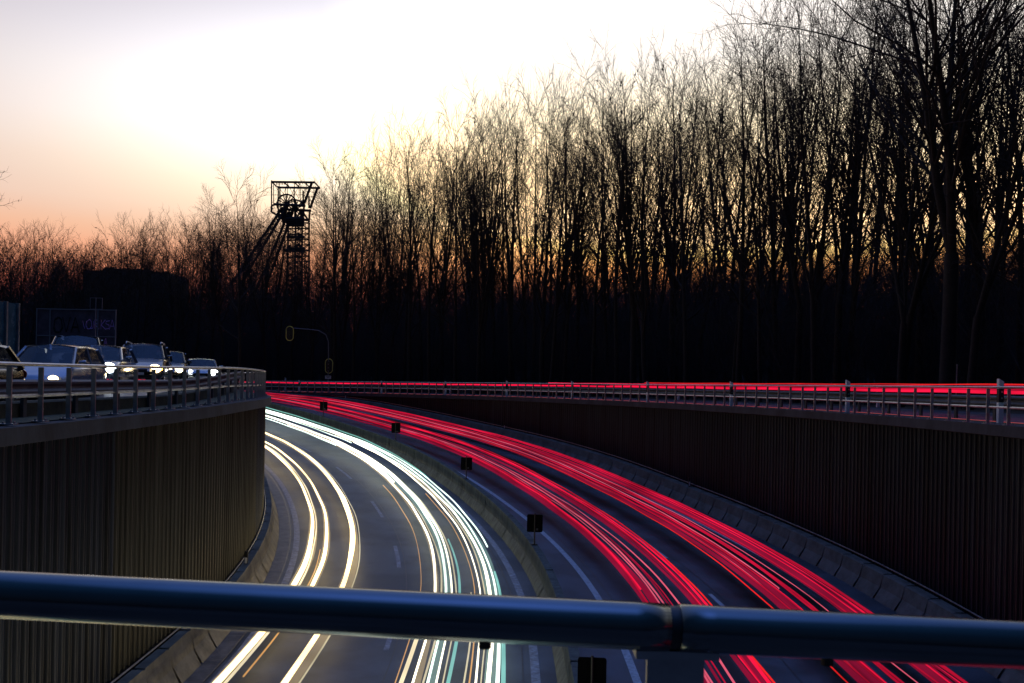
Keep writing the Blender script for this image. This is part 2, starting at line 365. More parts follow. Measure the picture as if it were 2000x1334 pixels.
def guardrail(R, t0, t1, zf, label, side):
    r = empty('guardrail', P(R, t0, zf(t0))); tag(r, label, 'guardrail', 'crash barriers beside the upper roads')
    T = frange(t0, t1, .8); mb = MB()
    prof = [(.0, .44), (.045, .47), (.045, .51), (0, .56), (0, .60), (.045, .65), (.045, .69), (0, .73)]
    mb.grid([[P(R+side*d, q, zf(q)+z) for d, z in prof] for q in T]); unloc(mb.build('beam', M_BEAM, r), r)
    pm = MB(); pm.box((0, 0, .33), (.06, .12, .66)); pm.box((side*.0, 0, .60), (.16, .10, .16)); pd = pm.data('post', M_BEAM)
    t = t0; k = 0
    while t < t1 and k < 95:
        p = bpy.data.objects.new('post', pd); COL.objects.link(p); p.parent = r
        p.location = Vector(P(R-side*.10, t, zf(t))) - r.location; p.rotation_euler = (0, 0, R_(max(t, 0)))
        t += 2.0/(1.2 if t < 0 else R*math.pi/180); k += 1
guardrail(76.3, -12, 75, ztr, 'steel crash barrier behind the long railing beside the right upper road', -1)
guardrail(53.35, -16, 60, lambda t: zul(t)-.02, 'steel crash barrier between the queue of cars and the left railing', 1)

# ------------------------------------------------------------------ small road furniture
def delineator_proto():
    r = empty('delineator_post'); h = 1.05
    mb = MB(); w, d = .06, .05
    def seg(z0, z1a, z1b, mbx):
        n = len(mbx.v)
        for y in (-d, d):
            mbx.v += [(-w, y, z0), (w, y, z0), (w, y, z1b), (-w, y, z1a)]
        for q in ((0,1,2,3),(7,6,5,4),(0,4,5,1),(1,5,6,2),(2,6,7,3),(3,7,4,0)): mbx.f.append(tuple(n+i for i in q))
    seg(0, .58, .50, mb); seg(.83, 1.07, 1.0, mb); mb.build('post_body', M_WHITE, r)
    mb = MB(); w, d = .061, .051; seg(.50, .83, .83, mb); mb.build('black_band', M_BLACK, r)
    mb = MB()
    for z in (.60, .75): mb.tube([(0.01, -.052, z), (0.01, -.056, z)], .022, 10)
    mb.build('reflector', M_BOLT, r); return r
dp = delineator_proto(); first = True
def xt(x, R):
    """t on circle R seen at photo column x"""
    best = min(frange(-10, 88, .05), key=lambda t: abs(P(R, t)[0]/max(.1, P(R, t)[1]) - (x-1000)/1750)); return best
dl = [(1953, 76.0, 'nearest white delineator post behind the right railing', 1.15), (1655, 76.0, 'second nearest white delineator post behind the right railing', 1.15),
      (1429, 76.0, 'third white delineator post along the right railing from the right edge', 1.1), (1265, 76.0, 'fourth white delineator post along the right railing from the right edge', 1.1),
      (1118, 76.0, 'fifth white delineator post along the right railing from the right edge', 1.1), (990, 76.0, 'sixth white delineator post along the right railing from the right edge', 1.1),
      (870, 76.0, 'seventh white delineator post along the right railing from the right edge', 1.05), (745, 76.0, 'white delineator post at the railing right of the traffic light', 1.05),
      (585, 76.0, 'white delineator post at the railing below the hanging signal head', 1.05),
      (1716, 84.6, 'white delineator post on the forest side of the upper road, nearest the right edge', .95), (1326, 84.6, 'white delineator post on the forest side of the upper road, middle one', 1.05),
      (880, 84.6, 'white delineator post on the forest side of the upper road, farthest one', 1.05), (557, 84.6, 'lone white delineator post on the verge left of the traffic light', 1.3)]
for x, R, lab, sc in dl:
    o = dp if first else copy_tree(dp); first = False
    t = xt(x, R); z = ztr(t) - (.03 if R < 80 else .0)
    o.location = P(R, t, z); o.rotation_euler = (0, 0, R_(t)*.5); o.scale = (1.15, 1.15, sc)
    tag(o, lab, 'delineator', 'white delineator posts of the upper road')
# small reflector posts on the motorway barrier
sp_ = empty('reflector_post')
mb = MB(); mb.box((0, 0, .22), (.09, .05, .44)); mb.build('post_body', M_BLACK, sp_)
mb = MB(); mb.box((0, -.028, .12), (.06, .012, .2)); mb.build('reflector', M_WHITE, sp_)
for i, (x, lab) in enumerate(((1350, 'nearest small reflector post on the right wall barrier'), (987, 'middle small reflector post on the right wall barrier'), (675, 'farthest small reflector post on the right wall barrier, below the traffic light'))):
    o = sp_ if i == 0 else copy_tree(sp_); t = xt(x, 74.9); o.location = P(74.9, t, zr(t)+.78); o.rotation_euler = (0, 0, R_(t)*.3)
    tag(o, lab, 'reflector post', 'reflector posts on the barrier')
o = copy_tree(sp_); o.location = P(54.55, 6.2, zr(6.2)+.82); o.scale = (1.2, 1.2, .9); tag(o, 'small blue-grey reflector post on the left wall barrier', 'reflector post')

# black marker panels on the median
def panel_proto():
    r = empty('median_sign')
    mb = MB(); w = .26
    pts = []
    for cx, cz, a0 in ((w-.04, .36+.04, -90), (w-.04, .86-.04, 0), (-w+.04, .86-.04, 90), (-w+.04, .36+.04, 180)):
        for a in (0, 45, 90): pts.append((cx+.04*math.cos(R_(a0+a)), cz+.04*math.sin(R_(a0+a))))
    n = len(pts); mb.v += [(x, -.02, z) for x, z in pts] + [(x, .02, z) for x, z in pts]
    mb.f.append(tuple(range(n))); mb.f.append(tuple(range(2*n-1, n-1, -1)))
    for i in range(n): j = (i+1) % n; mb.f.append((i, n+i, n+j, j))
    mb.build('panel', mat('matt_black', (.004, .004, .005), .95, spec=.1), r)
    mb = MB(); mb.tube([(0, -.045, 0), (0, -.045, .9)], .025, 8); mb.build('pole', M_BLACK, r)
    mb = MB(); mb.box((0, 0, .01), (.2, .12, .03)); mb.build('foot', M_BLACK, r)
    mb = MB(); mb.box((.08, -.024, .44), (.07, .006, .06)); mb.build('sticker', mat('sticker', (.08, .075, .075), .8), r)
    return r
pp = panel_proto()
for i, (x, lab) in enumerate(((1165, 'black square marker panel on the median cut off by the lower picture edge'), (1045, 'black square marker panel on the median, second from the viewer'),
        (909, 'black square marker panel on the median, third from the viewer'), (770, 'black square marker panel on the median before the densest red lights'), (628, 'farthest and smallest black marker panel on the median'))):
    o = pp if i == 0 else copy_tree(pp); t = xt(x+5, 63.94); o.location = P(63.94, t, zr(t)+.88); o.rotation_euler = (0, 0, R_(-4))
    if i == 0: t = -4.1; o.location = P(64.03, t, zr(t)+.88); o.scale = (1.05, 1, 1.22)
    tag(o, lab, 'road sign', 'black marker panels on the median barrier')

# thin pole on verge
mb = MB(); mb.tube([(0, 0, 0), (.03, 0, 2.1)], .025, 6); mb.box((.03, 0, 2.12), (.07, .05, .08)); o = mb.build('marker_pole', M_STEEL)
t = xt(1868, 85.5); o.location = P(85.5, t, terr(85.5, t)); tag(o, 'thin grey pole standing on the verge in front of the right forest', 'pole')

# traffic light
tl = empty('traffic_light'); t = xt(641, 80+5); base = P(85, t, terr(85, t)); tl.location = base
tag(tl, 'mast traffic light with one signal head low and one hanging from a curved arm', 'traffic light')
M_POLE = mat('mast_paint', (.16, .18, .22), .5, .3)
sc = base[1]/90.0
mb = MB(); mb.tube([(0, 0, 0), (0, 0, 3.0*sc)], .07, 8); mb.tube([(0, 0, 3*sc), (-.05, 0, 5.0*sc), (-.35, 0, 5.7*sc), (-1.1, 0, 6.1*sc), (-2.2, 0, 6.2*sc), (-3.7*sc, 0, 6.3*sc)], [.06, .05, .05, .045, .04, .035], 8); mb.build('mast', M_POLE, tl)
M_BOARD = mat('signal_board', (.02, .02, .02), .6); M_EDGE = mat('signal_border', (.75, .75, .16), .5)
def capsule(w, h, y0, y1, cz, cx, m, name, par, w2=None):
    mb = MB(); pts = []
    for i in range(24):
        a = 2*math.pi*i/24; x = math.cos(a)*w; z = math.sin(a)*w + (h-w if math.sin(a) >= 0 else -(h-w)); pts.append((cx+x, cz+z))
    n = len(pts); mb.v += [(x, y0, z) for x, z in pts] + [(x, y1, z) for x, z in pts]
    mb.f.append(tuple(range(n))); mb.f.append(tuple(range(2*n-1, n-1, -1)))
    for i in range(n): j = (i+1) % n; mb.f.append((i, n+i, n+j, j))
    return mb.build(name, m, par)
for cx, cz in ((-3.95*sc, 5.75*sc), (.05, 2.55*sc)):
    hd = capsule(.40*sc, .75*sc, -.02, .02, cz, cx, M_EDGE, 'signal_head', tl)
    capsule(.33*sc, .68*sc, -.04, -.022, cz, cx, M_BOARD, 'backing_board', hd)
    for k in (-1, 0, 1):
        mb = MB(); mb.tube([(cx, -.042, cz+k*.34*sc), (cx, -.25, cz+k*.34*sc)], [.13*sc, .11*sc], 12); mb.build('lamp_hood', M_BLACK, hd)
mb = MB(); mb.box((.0, -.1, 1.42*sc), (.64, .02, .34)); pl = mb.build('plate', M_WHITE, tl)
mb = MB(); mb.box((.0, -.113, 1.49*sc), (.44, .006, .05)); mb.box((.0, -.113, 1.40*sc), (.3, .006, .05)); mb.build('lettering', M_BLACK, pl)

# ------------------------------------------------------------------ light trails on the motorway and the upper road
WH = glow('headlight_white', (1.0, .92, .70), 2.8); WL = glow('headlight_yellowish', (1.0, .74, .36), 3.6); WC = glow('headlight_cool', (.80, 1.0, .90), 2.0)
WW = glow('headlight_warm', (1.0, .84, .55), 1.1); AM = glow('amber_glow', (1.0, .50, .12), .35, True); TE = glow('teal_glow', (.22, .60, .52), .42, True); CR = glow('cream_glow', (.95, .82, .5), .35, True)
RD = glow('tail_red', (1.0, .010, .06), .98); RDD = glow('tail_red_soft', (1.0, .012, .07), .5); RDF = glow('tail_red_faint', (1.0, .025, .14), .24); RO = glow('tail_orange', (1.0, .022, .025), .85); RP = glow('tail_pink', (1.0, .14, .24), .75)
def trail(name, label, strands, zf=zr, group=None, cat='light trail', block_below=False):
    """strands: (R, height, half width, half height, t0, t1, material, drift R at far end)"""
    r = empty(name, P(strands[0][0], strands[0][4], zf(strands[0][4]))); tag(r, label, cat, group)
    for R, h, w, hh, t0, t1, m, dr in strands:
        T = frange(t0, t1, .9); mb = MB(); ph = random.random()*6
        pts = [P(R + dr*(q-t0)/(t1-t0) + .03*math.sin(q*.11+ph) + .012*math.sin(q*.9+ph), q, zf(q)+h+.010*math.sin(q*1.3+ph)) for q in T]
        rad = [(w*(.8+.25*math.sin(q*.17+ph)), hh) for q in T]
        mb.tube(pts, rad, 8); o = unloc(mb.build('strand', m, r, True), r)
        if block_below:
            o.data.materials.append(M_BLACK)  # black underside added so the red strands throw no light on the road
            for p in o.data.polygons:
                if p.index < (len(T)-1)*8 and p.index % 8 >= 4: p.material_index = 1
    return r
random.seed(4)
E = 75
HA = glow('cream_halo', (1.0, .72, .34), .13, True); HC = glow('teal_halo', (.55, .95, .80), .10, True)
GW = 'white headlight trails on the left carriageway'
trail('headlight_trail', 'thick white light trail nearest the left wall, bending along the gutter', [
    (56.28, .62, .085, .05, -30, E, WL, -.15), (56.30, .60, .17, .07, -30, E, HA, -.15), (56.42, .60, .035, .03, -30, E, WW, -.1), (56.80, .64, .06, .04, 2, E, WL, -.45), (56.80, .62, .12, .06, 2, E, HA, -.45), (56.62, .55, .02, .02, -2, 9, AM, 0),
    (56.62, .66, .03, .03, -30, -8, WC, 0), (56.80, .62, .11, .05, -30, -9.3, TE, 0)], group=GW)
trail('headlight_trail', 'broad white light trail in the middle of the left lane', [
    (57.75, .62, .095, .05, -30, E, WL, -.1), (57.76, .60, .19, .07, -30, E, HA, -.1), (57.60, .60, .04, .03, -8, E, WL, .25), (57.94, .58, .02, .02, -30, 32, CR, 0), (58.08, .66, .03, .03, -30, -7, WC, 0), (58.36, .6, .11, .05, -30, -9.0, TE, 0)],
    group=GW)
trail('headlight_trail', 'bundle of white trails just right of the dashed line of the left carriageway', [
    (60.12, .60, .05, .035, -30, 2, WW, 0), (60.42, .60, .045, .035, -30, 38, WH, 0), (60.78, .66, .055, .04, -30, E, WC, -.1), (60.95, .62, .04, .035, -30, E, WH, -.1), (60.85, .60, .22, .06, -30, E, HC, -.1), (60.58, .55, .025, .02, -30, 24, CR, 0), (61.12, .62, .04, .03, -30, 10, TE, 0), (60.0, .55, .018, .02, -30, 20, AM, 0), (60.50, .7, .05, .035, 20, E, WH, -.15), (61.05, .52, .03, .02, -30, 40, CR, 0), (61.2, .74, .035, .03, 30, E, WC, 0), (60.3, .6, .04, .03, 30, E, WC, 0), (60.45, .58, .13, .05, -30, 38, HA, 0)],
    group=GW)
trail('headlight_trail', 'outer bundle of white trails running closest to the median barrier', [
    (61.75, .60, .035, .03, -30, 31, WH, 0), (61.58, .58, .02, .02, -30, 18, AM, 0), (62.02, .62, .05, .04, -30, E, WH, -.1), (62.20, .66, .045, .035, -30, E, WC, -.05), (62.10, .60, .20, .06, -30, E, HC, -.05), (61.88, .56, .025, .025, -30, 34, CR, 0), (62.40, .62, .03, .03, 9, E, WC, 0), (62.32, .60, .06, .04, -30, 6, TE, 0), (61.45, .56, .02, .02, -30, 4, CR, 0), (62.15, .85, .05, .03, 20, E, TE, .1), (61.8, .7, .04, .03, 24, E, WC, 0)],
    group=GW)
def redset(lo, hi, n, t0, t1, seed, h=.8):
    random.seed(seed); out = []
    for i in range(n):
        R = lo+(hi-lo)*(i+.5)/n+random.uniform(-.03, .03); m = random.choice([RD, RD, RDD, RDD, RDF, RP, RO] if i % 3 else [RDD, RDD, RDF])
        a = t0 if random.random() < .8 else random.uniform(-10, 25); out.append((R, h+random.uniform(-.12, .12), random.uniform(.018, .05), random.uniform(.018, .035), a, t1, m, random.uniform(-.12, .12)))
    c = (lo+hi)/2; hw = (hi-lo)/2
    out += [(c-hw*.45, h-.2, hw*.55, .02, t0, t1, RDF, 0), (c+hw*.45, h-.24, hw*.5, .02, t0, t1, RDF, 0)]
    return out
trail('taillight_trail', 'red light trail closest to the median, left half of the inner lane', redset(66.3, 66.88, 7, -30, E, 1), group='red tail light trails on the right carriageway', block_below=True)
trail('taillight_trail', 'red light trail crossing the dashes, right half of the inner lane', redset(67.72, 68.12, 6, -30, E, 2) + [(67.3, .7, .03, .02, -30, 50, RP, 0), (67.1, .7, .02, .02, -30, 50, RDD, 0)], group='red tail light trails on the right carriageway', block_below=True)
trail('taillight_trail', 'orange tinged red light trail in the outer lane, left of its solid line', redset(70.1, 70.85, 8, -30, E, 3) + [(69.72, .8, .022, .02, -30, 60, RO, 0)], group='red tail light trails on the right carriageway', block_below=True)
trail('taillight_trail', 'broad red light trail closest to the right barrier', redset(71.8, 72.45, 7, -30, E, 7) + [(71.3, .75, .022, .02, -30, 50, RP, 0), (72.3, .7, .07, .04, -30, 30, RD, 0)], group='red tail light trails on the right carriageway', block_below=True)
trail('taillight_trail', 'double red light band on the upper road behind the long railing', [
    (79.2, .84, .05, .055, -20, 78, RD, 0), (80.6, 1.02, .05, .05, -20, 36, RD, 0), (79.9, .93, .03, .03, -20, 30, RDD, 0), (80.7, 1.12, .02, .02, -20, 28, RO, 0)], zf=ztr)

# ------------------------------------------------------------------ foreground bridge railing
fr = empty('bridge_railing', (0, 1.3, -1.45)); tag(fr, 'thick round steel handrail crossing the foreground, with a joint and one flat post', 'railing')
def zf_(x): return -.3410 - .0300*x
def py(x): return 1.30 + .0*x
def hand(x0, x1, r, n=40):
    mb = MB(); mb.tube([(x, py(x), zf_(x)) for x in frange(x0, x1, .05)], r, n); o = mb.build('handrail', M_RAIL, fr, True); unloc(o, fr); return o
XJ = .241
hand(-2.4, XJ-.008, .0340); hand(XJ+.008, 2.6, .0340)
mb = MB(); mb.tube([(XJ-.03, 1.3, zf_(XJ-.03)), (XJ+.03, 1.3, zf_(XJ+.03))], .0312, 32); unloc(mb.build('joint_sleeve', M_BLACK, fr, True), fr)
for px in (-1.75, .246, 2.2):
    z = zf_(px)-.037
    mb = MB(); mb.box((px, 1.31, (z-1.5)/2), (.083, .012, abs(z+1.5))); p = unloc(mb.build('post', M_STEEL, fr), fr)
    mb = MB(); mb.box((px, 1.31, z+.0), (.12, .045, .012)); q = mb.build('bracket', M_STEEL, p)
for px in (-.032, .465):
    mb = MB(); mb.tube([(px, 1.3, zf_(px)-.03), (px, 1.3, zf_(px)-.043)], .009, 8); unloc(mb.build('bolt', M_BLACK, fr), fr)
mb = MB(); mb.box((0, -1.6, -1.72), (34, 6.2, .5)); o = mb.build('bridge_deck', M_CONC); tag(o, kind='structure')

# ------------------------------------------------------------------ cars
M_SEAT = mat('seat_fabric', (.03, .02, .02), .9)
def make_car(label, col, L=4.2, Wd=1.75, H=1.48, hood=.95, rails=False, lamp=(1, .95, .85), lampstr=25, wagon=True, rough=.25, sides=(1, 1), amber=False, lr=.15):
    r = empty('parked_car'); r.name = 'car'; tag(r, label, 'car', 'cars queueing on the upper left road')
    paint = mat('car_paint_%.2f_%.2f_%.2f' % col, col, rough, .35, coat=1.0)
    hl = L/2; hw = Wd/2
    belt = H*.60
    # body stations: x, half width, z top, z bottom
    st = [(hl, hw*.72, .52, .28), (hl-.04, hw*.86, .66, .24), (hl-.18, hw*.95, .74, .20), (hl-.45, hw*.98, .82, .20), (hl-hood, hw, belt, .20), (0, hw, belt+.02, .2),
          (-hl+.7, hw, belt+.05, .2), (-hl+.22, hw*.97, belt+.04, .22), (-hl+.04, hw*.90, belt-.06, .26), (-hl, hw*.8, .62, .32)]
    mb = MB(); rows = []
    for x, w, zt, zb in st:
        rows.append([(x, -w*.9, zb), (x, -w, zb+.14), (x, -w*1.0, (zb+zt)/2+.05), (x, -w*.975, zt-.09), (x, -w*.90, zt-.015), (x, -w*.5, zt+.02), (x, 0, zt+.03), (x, w*.5, zt+.02), (x, w*.90, zt-.015), (x, w*.975, zt-.09), (x, w, (zb+zt)/2+.05), (x, w, zb+.14), (x, w*.9, zb)])
    mb.grid(rows); n = 13; mb.f.append(tuple(range(n))); b0 = (len(rows)-1)*n; mb.f.append(tuple(b0+i for i in range(n))[::-1])
    mb.f.append((0, 12, b0+12, b0))
    body = mb.build('body', paint, r, True)
    # greenhouse
    xf0, xf1 = hl-hood-.02, hl-hood-.78; xb1, xb0 = (-hl+.55, -hl+.12) if wagon else (-hl+.9, -hl+.35)
    zb_, zt_ = belt, H; wb, wt_ = hw*.93, hw*.74
    def roofpt(x, y, dz=0): return (x, y, zt_ - .05*(abs(y)/wt_)**2 + dz - .035*((x-(xf1+xb1)/2)/((xf1-xb1)/2))**2)
    mb = MB(); rows = []
    for i in range(9):
        x = xf1 + (xb1-xf1)*i/8; rows.append([roofpt(x, wt_*k/4) for k in range(-4, 5)])
    mb.grid(rows)
    rows = []
    for i in range(9):
        x = xf1 + (xb1-xf1)*i/8; rows.append([(x, s*q, z) for s in (-1,) for q, z in ((wt_, roofpt(x, wt_)[2]), (wt_+.03, roofpt(x, wt_)[2]-.05))])
    mb.grid(rows); mb.grid([[(a, -b, c) for a, b, c in rw] for rw in rows])
    rf = mb.build('roof', paint, r, True)
    gl = glass('car_glass', (.012, .016, .02), .72); gw = glass('windscreen_glass', (.03, .06, .08), .5)
    mb = MB(); z1 = roofpt(xf1, 0)[2]
    rows = []
    for k in range(-4, 5):
        f = k/4; bx = xf0 - .14*f*f; tx = xf1 - .05*f*f
        rows.append([(bx, wb*f*.93, zb_+.02), (tx+.0, wt_*f*.93, roofpt(xf1, wt_*f)[2]-.01)])
    mb.grid(rows); mb.build('windscreen', gw, r, True)
    mb = MB(); rows = []
    for k in range(-4, 5):
        f = k/4; rows.append([(xb0+.08*f*f, wb*f*.9, zb_+.05), (xb1+.03*f*f, wt_*f*.92, roofpt(xb1, wt_*f)[2]-.01)])
    mb.grid(rows); mb.build('rear_window', gl, r, True)
    for s in (-1, 1):
        xm = (xf0+xb0)/2 - .15
        top = lambda x: (x, s*(wt_+.02), roofpt(max(xb1, min(xf1, x)), wt_)[2]-.05)
        bot = lambda x: (x, s*wb, zb_+.02)
        for a, b, a2, b2 in ((xf0-.22, xm+.04, xf1-.10, xm+.04), (xm-.04, xb0+.28, xm-.04, xb1+.12)):
            mb = MB(); mb.quad(bot(a), bot(b), top(b2), top(a2)); mb.build('side_window', gl, r)
        for a, a2, w in ((xf0-.05, xf1, .04), (xm, xm, .035), (xb0+.1, xb1, .07)):
            pb = MB(); pb.bar((a, s*(wb-.0), zb_), (a2, s*(wt_+.0), roofpt(max(xb1, min(xf1, a2)), wt_)[2]-.03), w); pb.build('pillar', paint, r)
    for s in (-1, 1):
        mb = MB(); mb.tube([(xf0-.30, s*(hw+.02), belt+.10), (xf0-.30, s*(hw+.20), belt+.11)], [(.05, .07), (.07, .085)], 10); mb.build('mirror', paint, r, True)
        if rails:
            mb = MB(); mb.tube([(xf1-.1, s*wt_*.93, zt_-.07), (xf1-.25, s*wt_*.93, zt_+.035), (0, s*wt_*.93, zt_+.05), (xb1+.3, s*wt_*.93, zt_+.03), (xb1+.15, s*wt_*.93, zt_-.07)], .022, 6); mb.build('roof_rail', M_STEEL, r, True)
        # headlight
        mb = MB(); c = (hl-.10, s*hw*.70, .64); rows = []
        mb.tube([(hl-.30, s*hw*.74, .65), (hl-.10, s*hw*.70, .645), (hl-.035, s*hw*.66, .635)], [(.16, .085), (.165, .09), (.11, .06)], 14)
        h = mb.build('headlight', glass('lamp_glass', (.5, .5, .5), .35), r, True)
        on = sides[0 if s < 0 else 1]
        mb = MB(); mb.tube([(hl-.02, s*hw*.68, .64), (hl+.005, s*hw*.67, .64)], [(lr*1.15, lr*.8), (lr, lr*.66)], 16)
        if on: mb.build('bulb', glow('lamp_%.2f_%d' % (lamp[2], lampstr), lamp, lampstr), h)
        else: mb.build('bulb', M_RIM, h)
        if amber:
            mb = MB(); mb.tube([(hl-.17, s*hw*.93, .62), (hl-.10, s*hw*.93, .62)], .04, 10); mb.build('indicator', glow('indicator_amber', (1, .45, .06), 12), r)
        mb = MB(); mb.tube([(-hl+.06, s*hw*.82, .80), (-hl-.0, s*hw*.80, .80)], [(.1, .12)]*2, 10); mb.build('tail_light', mat('tail_lens', (.25, .01, .01), .2), r)
    mb = MB(); mb.box((hl-.015, 0, .56), (.05, hw*.8, .12)); mb.build('grille', M_BLACK, r)
    mb = MB(); mb.box((hl+.0, 0, .34), (.06, hw*1.2, .10)); mb.build('bumper', M_BLACK, r)
    mb = MB(); mb.box((hl+.035, 0, .43), (.02, .52, .11)); mb.build('number_plate', M_WHITE, r)
    for x in (hl-.80, -hl+.78):
        for s in (-1, 1):
            w = empty('wheel'); w.parent = r; w.location = (x, s*(hw-.12), .31)
            mb = MB(); mb.tube([(0, -.1, 0), (0, -.085, 0), (0, .085, 0), (0, .1, 0)], [.28, .31, .31, .28], 20); mb.build('tyre', M_TYRE, w, True)
            mb = MB(); mb.tube([(0, s*.09, 0), (0, s*.105, 0)], .19, 12)
            mb.build('rim', M_RIM, w)
    for s in (-1, 1):
        mb = MB(); mb.box((xf1-.35, s*.36, belt-.1), (.16, .46, .62)); mb.box((xf1-.37, s*.36, belt+.30), (.10, .26, .20)); mb.build('seat', M_SEAT, r)
    return r
def put(c, x, y, dz=0, extra=0.0):
    R, t = RT(x, y); c.location = (x, y, zul(t)+dz); c.scale = (1.06, 1.08, 1.0); c.rotation_euler = (0, 0, R_(-90 + max(t, 0) + extra))
put(make_car('dark estate car with roof rails cut off by the left picture edge', (.02, .02, .022), 4.6, 1.8, 1.54, 1.1, True, lampstr=6, sides=(0, 0)), -12.55, 19.1)
put(make_car('silver blue hatchback with one warm headlight lit, behind the estate car', (.20, .23, .30), 3.9, 1.74, 1.70, .75, False, (1, .72, .32), 8, sides=(0, 1), lr=.14), -13.75, 27.0, -.10, 2)
put(make_car('silver saloon with a cold white headlight, between hatchback and roof rail car', (.18, .21, .27), 4.4, 1.78, 1.52, 1.1, False, (.85, .95, 1.0), 14, sides=(0, 1), lr=.23), -15.4, 33.6, .08, 0)
put(make_car('grey off-road car with roof rails and orange tinted headlights', (.07, .07, .08), 4.5, 1.85, 1.76, 1.0, True, (1, .75, .38), 12, amber=True, lr=.22), -15.95, 38.8, .08, -4)
put(make_car('dark small car mostly hidden behind the off-road car with warm lights', (.05, .05, .06), 4.1, 1.7, 1.62, .9, False, (1, .80, .5), 10, amber=True, lr=.17), -17.2, 44.8, .10, -10)
put(make_car('low pale car with the brightest headlight at the end of the queue', (.20, .21, .24), 4.2, 1.74, 1.50, 1.0, False, (.95, 1.0, .98), 16, lr=.24), -17.5, 50.4, .03, -14)
put(make_car('dark grey van whose roof shows behind the silver saloon and hatchback', (.02, .022, .026), 4.8, 2.0, 2.08, .9, False, lampstr=6, sides=(0, 0)), -18.9, 39.0, .05, 0)

# ------------------------------------------------------------------ big sign back with graffiti, small sign, noise screen
M_SIGNB = mat('sign_back', (.16, .10, .13), .6, .3, var=.35, scale=2.5)
def zgl(x, y):
    R, t = RT(x, y); return zul(t)-.03
sb = empty('sign_board', (-22.4, 46, zgl(-22.4, 46))); tag(sb, 'large dark panelled board with black and purple graffiti above the cars', 'sign board')
zt0 = 3.42 - sb.location.z; zb0 = .4; hw_ = 2.02
mb = MB()
for zz0, zz1 in ((zt0-1.35, zt0-.02), (zb0, zt0-1.39)):
    for xa, xb in ((-hw_, -1.35), (-1.32, 1.10), (1.13, hw_)): mb.box(((xa+xb)/2, 0, (zz0+zz1)/2), (xb-xa, .06, zz1-zz0))
mb.build('panel', M_SIGNB, sb)
mb = MB()
for x in (-hw_, -1.335, 1.115, hw_): mb.box((x, -.06, zt0/2), (.05, .05, zt0))
for z in (zt0, zt0-1.37): mb.box((0, -.05, z), (2*hw_+.06, .05, .05))
mb.build('frame', mat('sign_frame', (.40, .34, .38), .5, .6), sb)
def strokes(mb, sx, sz, sc, polys, w, y=-.040):
    for p in polys:
        for (a, b), (c, d) in zip(p[:-1], p[1:]):
            A = Vector((sx+a*sc, y, sz+b*sc)); B = Vector((sx+c*sc, y, sz+d*sc)); mb.tube([A, B], [(.012, w) if abs((B-A).normalized().z) < .95 else (w, .012)]*2, 4)
O_ = [[(.1, 0), (0, .3), (.05, .8), (.3, 1), (.5, .8), (.55, .3), (.4, 0), (.1, 0)]]
V_ = [[(0, 1), (.25, 0), (.5, 1)]]
A_ = [[(0, 0), (.28, 1), (.55, 0)], [(.1, .35), (.48, .35)]]
Rr = [[(0, 0), (.05, 1), (.4, .9), (.4, .6), (.05, .5), (.5, 0)]]
K_ = [[(0, 0), (.02, 1)], [(.45, 1), (.02, .45), (.5, 0)]]
D_ = [[(0, 0), (.05, 1), (.45, .8), (.5, .3), (0, 0)]]
J_ = [[(.4, 1), (.35, .15), (.15, 0), (0, .2)]]
S_ = [[(.45, .9), (.1, .85), (.05, .6), (.4, .45), (.4, .1), (0, .05)]]
blk = mat('graffiti_black', (.008, .008, .01), .7); pur = mat('graffiti_purple', (.85, .42, .95), .7)
mb = MB()
for i, L_ in enumerate((O_, V_, A_)): strokes(mb, -1.15+i*.44, zt0-1.18, .78, L_, .045)
for i, L_ in enumerate((Rr, A_, K_, D_)): strokes(mb, -1.15+i*.40, zt0-2.05, .58, L_, .04)
mb.build('black_graffiti', blk, sb)
mb = MB()
for i, L_ in enumerate((V_, O_, J_, Rr)): strokes(mb, .32+i*.20, zt0-.98, .40+.08*(i % 2), L_, .02)
for i, L_ in enumerate((K_, S_, A_)): strokes(mb, 1.26+i*.22, zt0-1.0, .5, L_, .02)
mb.build('purple_graffiti', pur, sb)
mb = MB(); strokes(mb, 1.42, zt0-1.75, .3, J_+A_, .02); mb.build('small_purple_graffiti', pur, sb)
ss = empty('sign_post', (-19.55, 42, zgl(-19.55, 42))); tag(ss, 'small upright rectangular sign seen from behind on a thin pole beside the graffiti board', 'sign')
zc = 3.42 - ss.location.z
mb = MB(); mb.box((0, 0, zc), (.58, .02, .52)); mb.build('panel', mat('small_sign_back', (.03, .02, .025), .6), ss)
mb = MB()
for x in (-.28, .28): mb.box((x, -.015, zc), (.02, .02, .52))
for z in (-.26, .26): mb.box((0, -.015, zc+z), (.58, .02, .02))
mb.build('frame', mat('sign_frame', (.40, .34, .38), .5, .6), ss)
mb = MB(); mb.tube([(0, -.05, 0), (0, -.05, zc+.27)], .022, 8); mb.build('pole', mat('sign_frame', (.2, .2, .2)), ss)

ns = empty('noise_screen', (-18.8, 34, zgl(-18.8, 34))); tag(ns, 'pale blue glass noise screen with upright posts at the left picture edge', 'noise screen')
h_ = 2.72 - ns.location.z
for k in range(14):
    y = -k*.8
    mb = MB(); mb.box((0, y, h_/2), (.12, .10, h_)); mb.build('post', M_STEEL, ns)
    mb = MB(); mb.box((-.04, y-.4, h_/2), (.02, .69, h_-.04)); mb.build('pane', mat('screen_glass', (.05, .12, .15), .25, 0, var=.4, scale=2), ns)

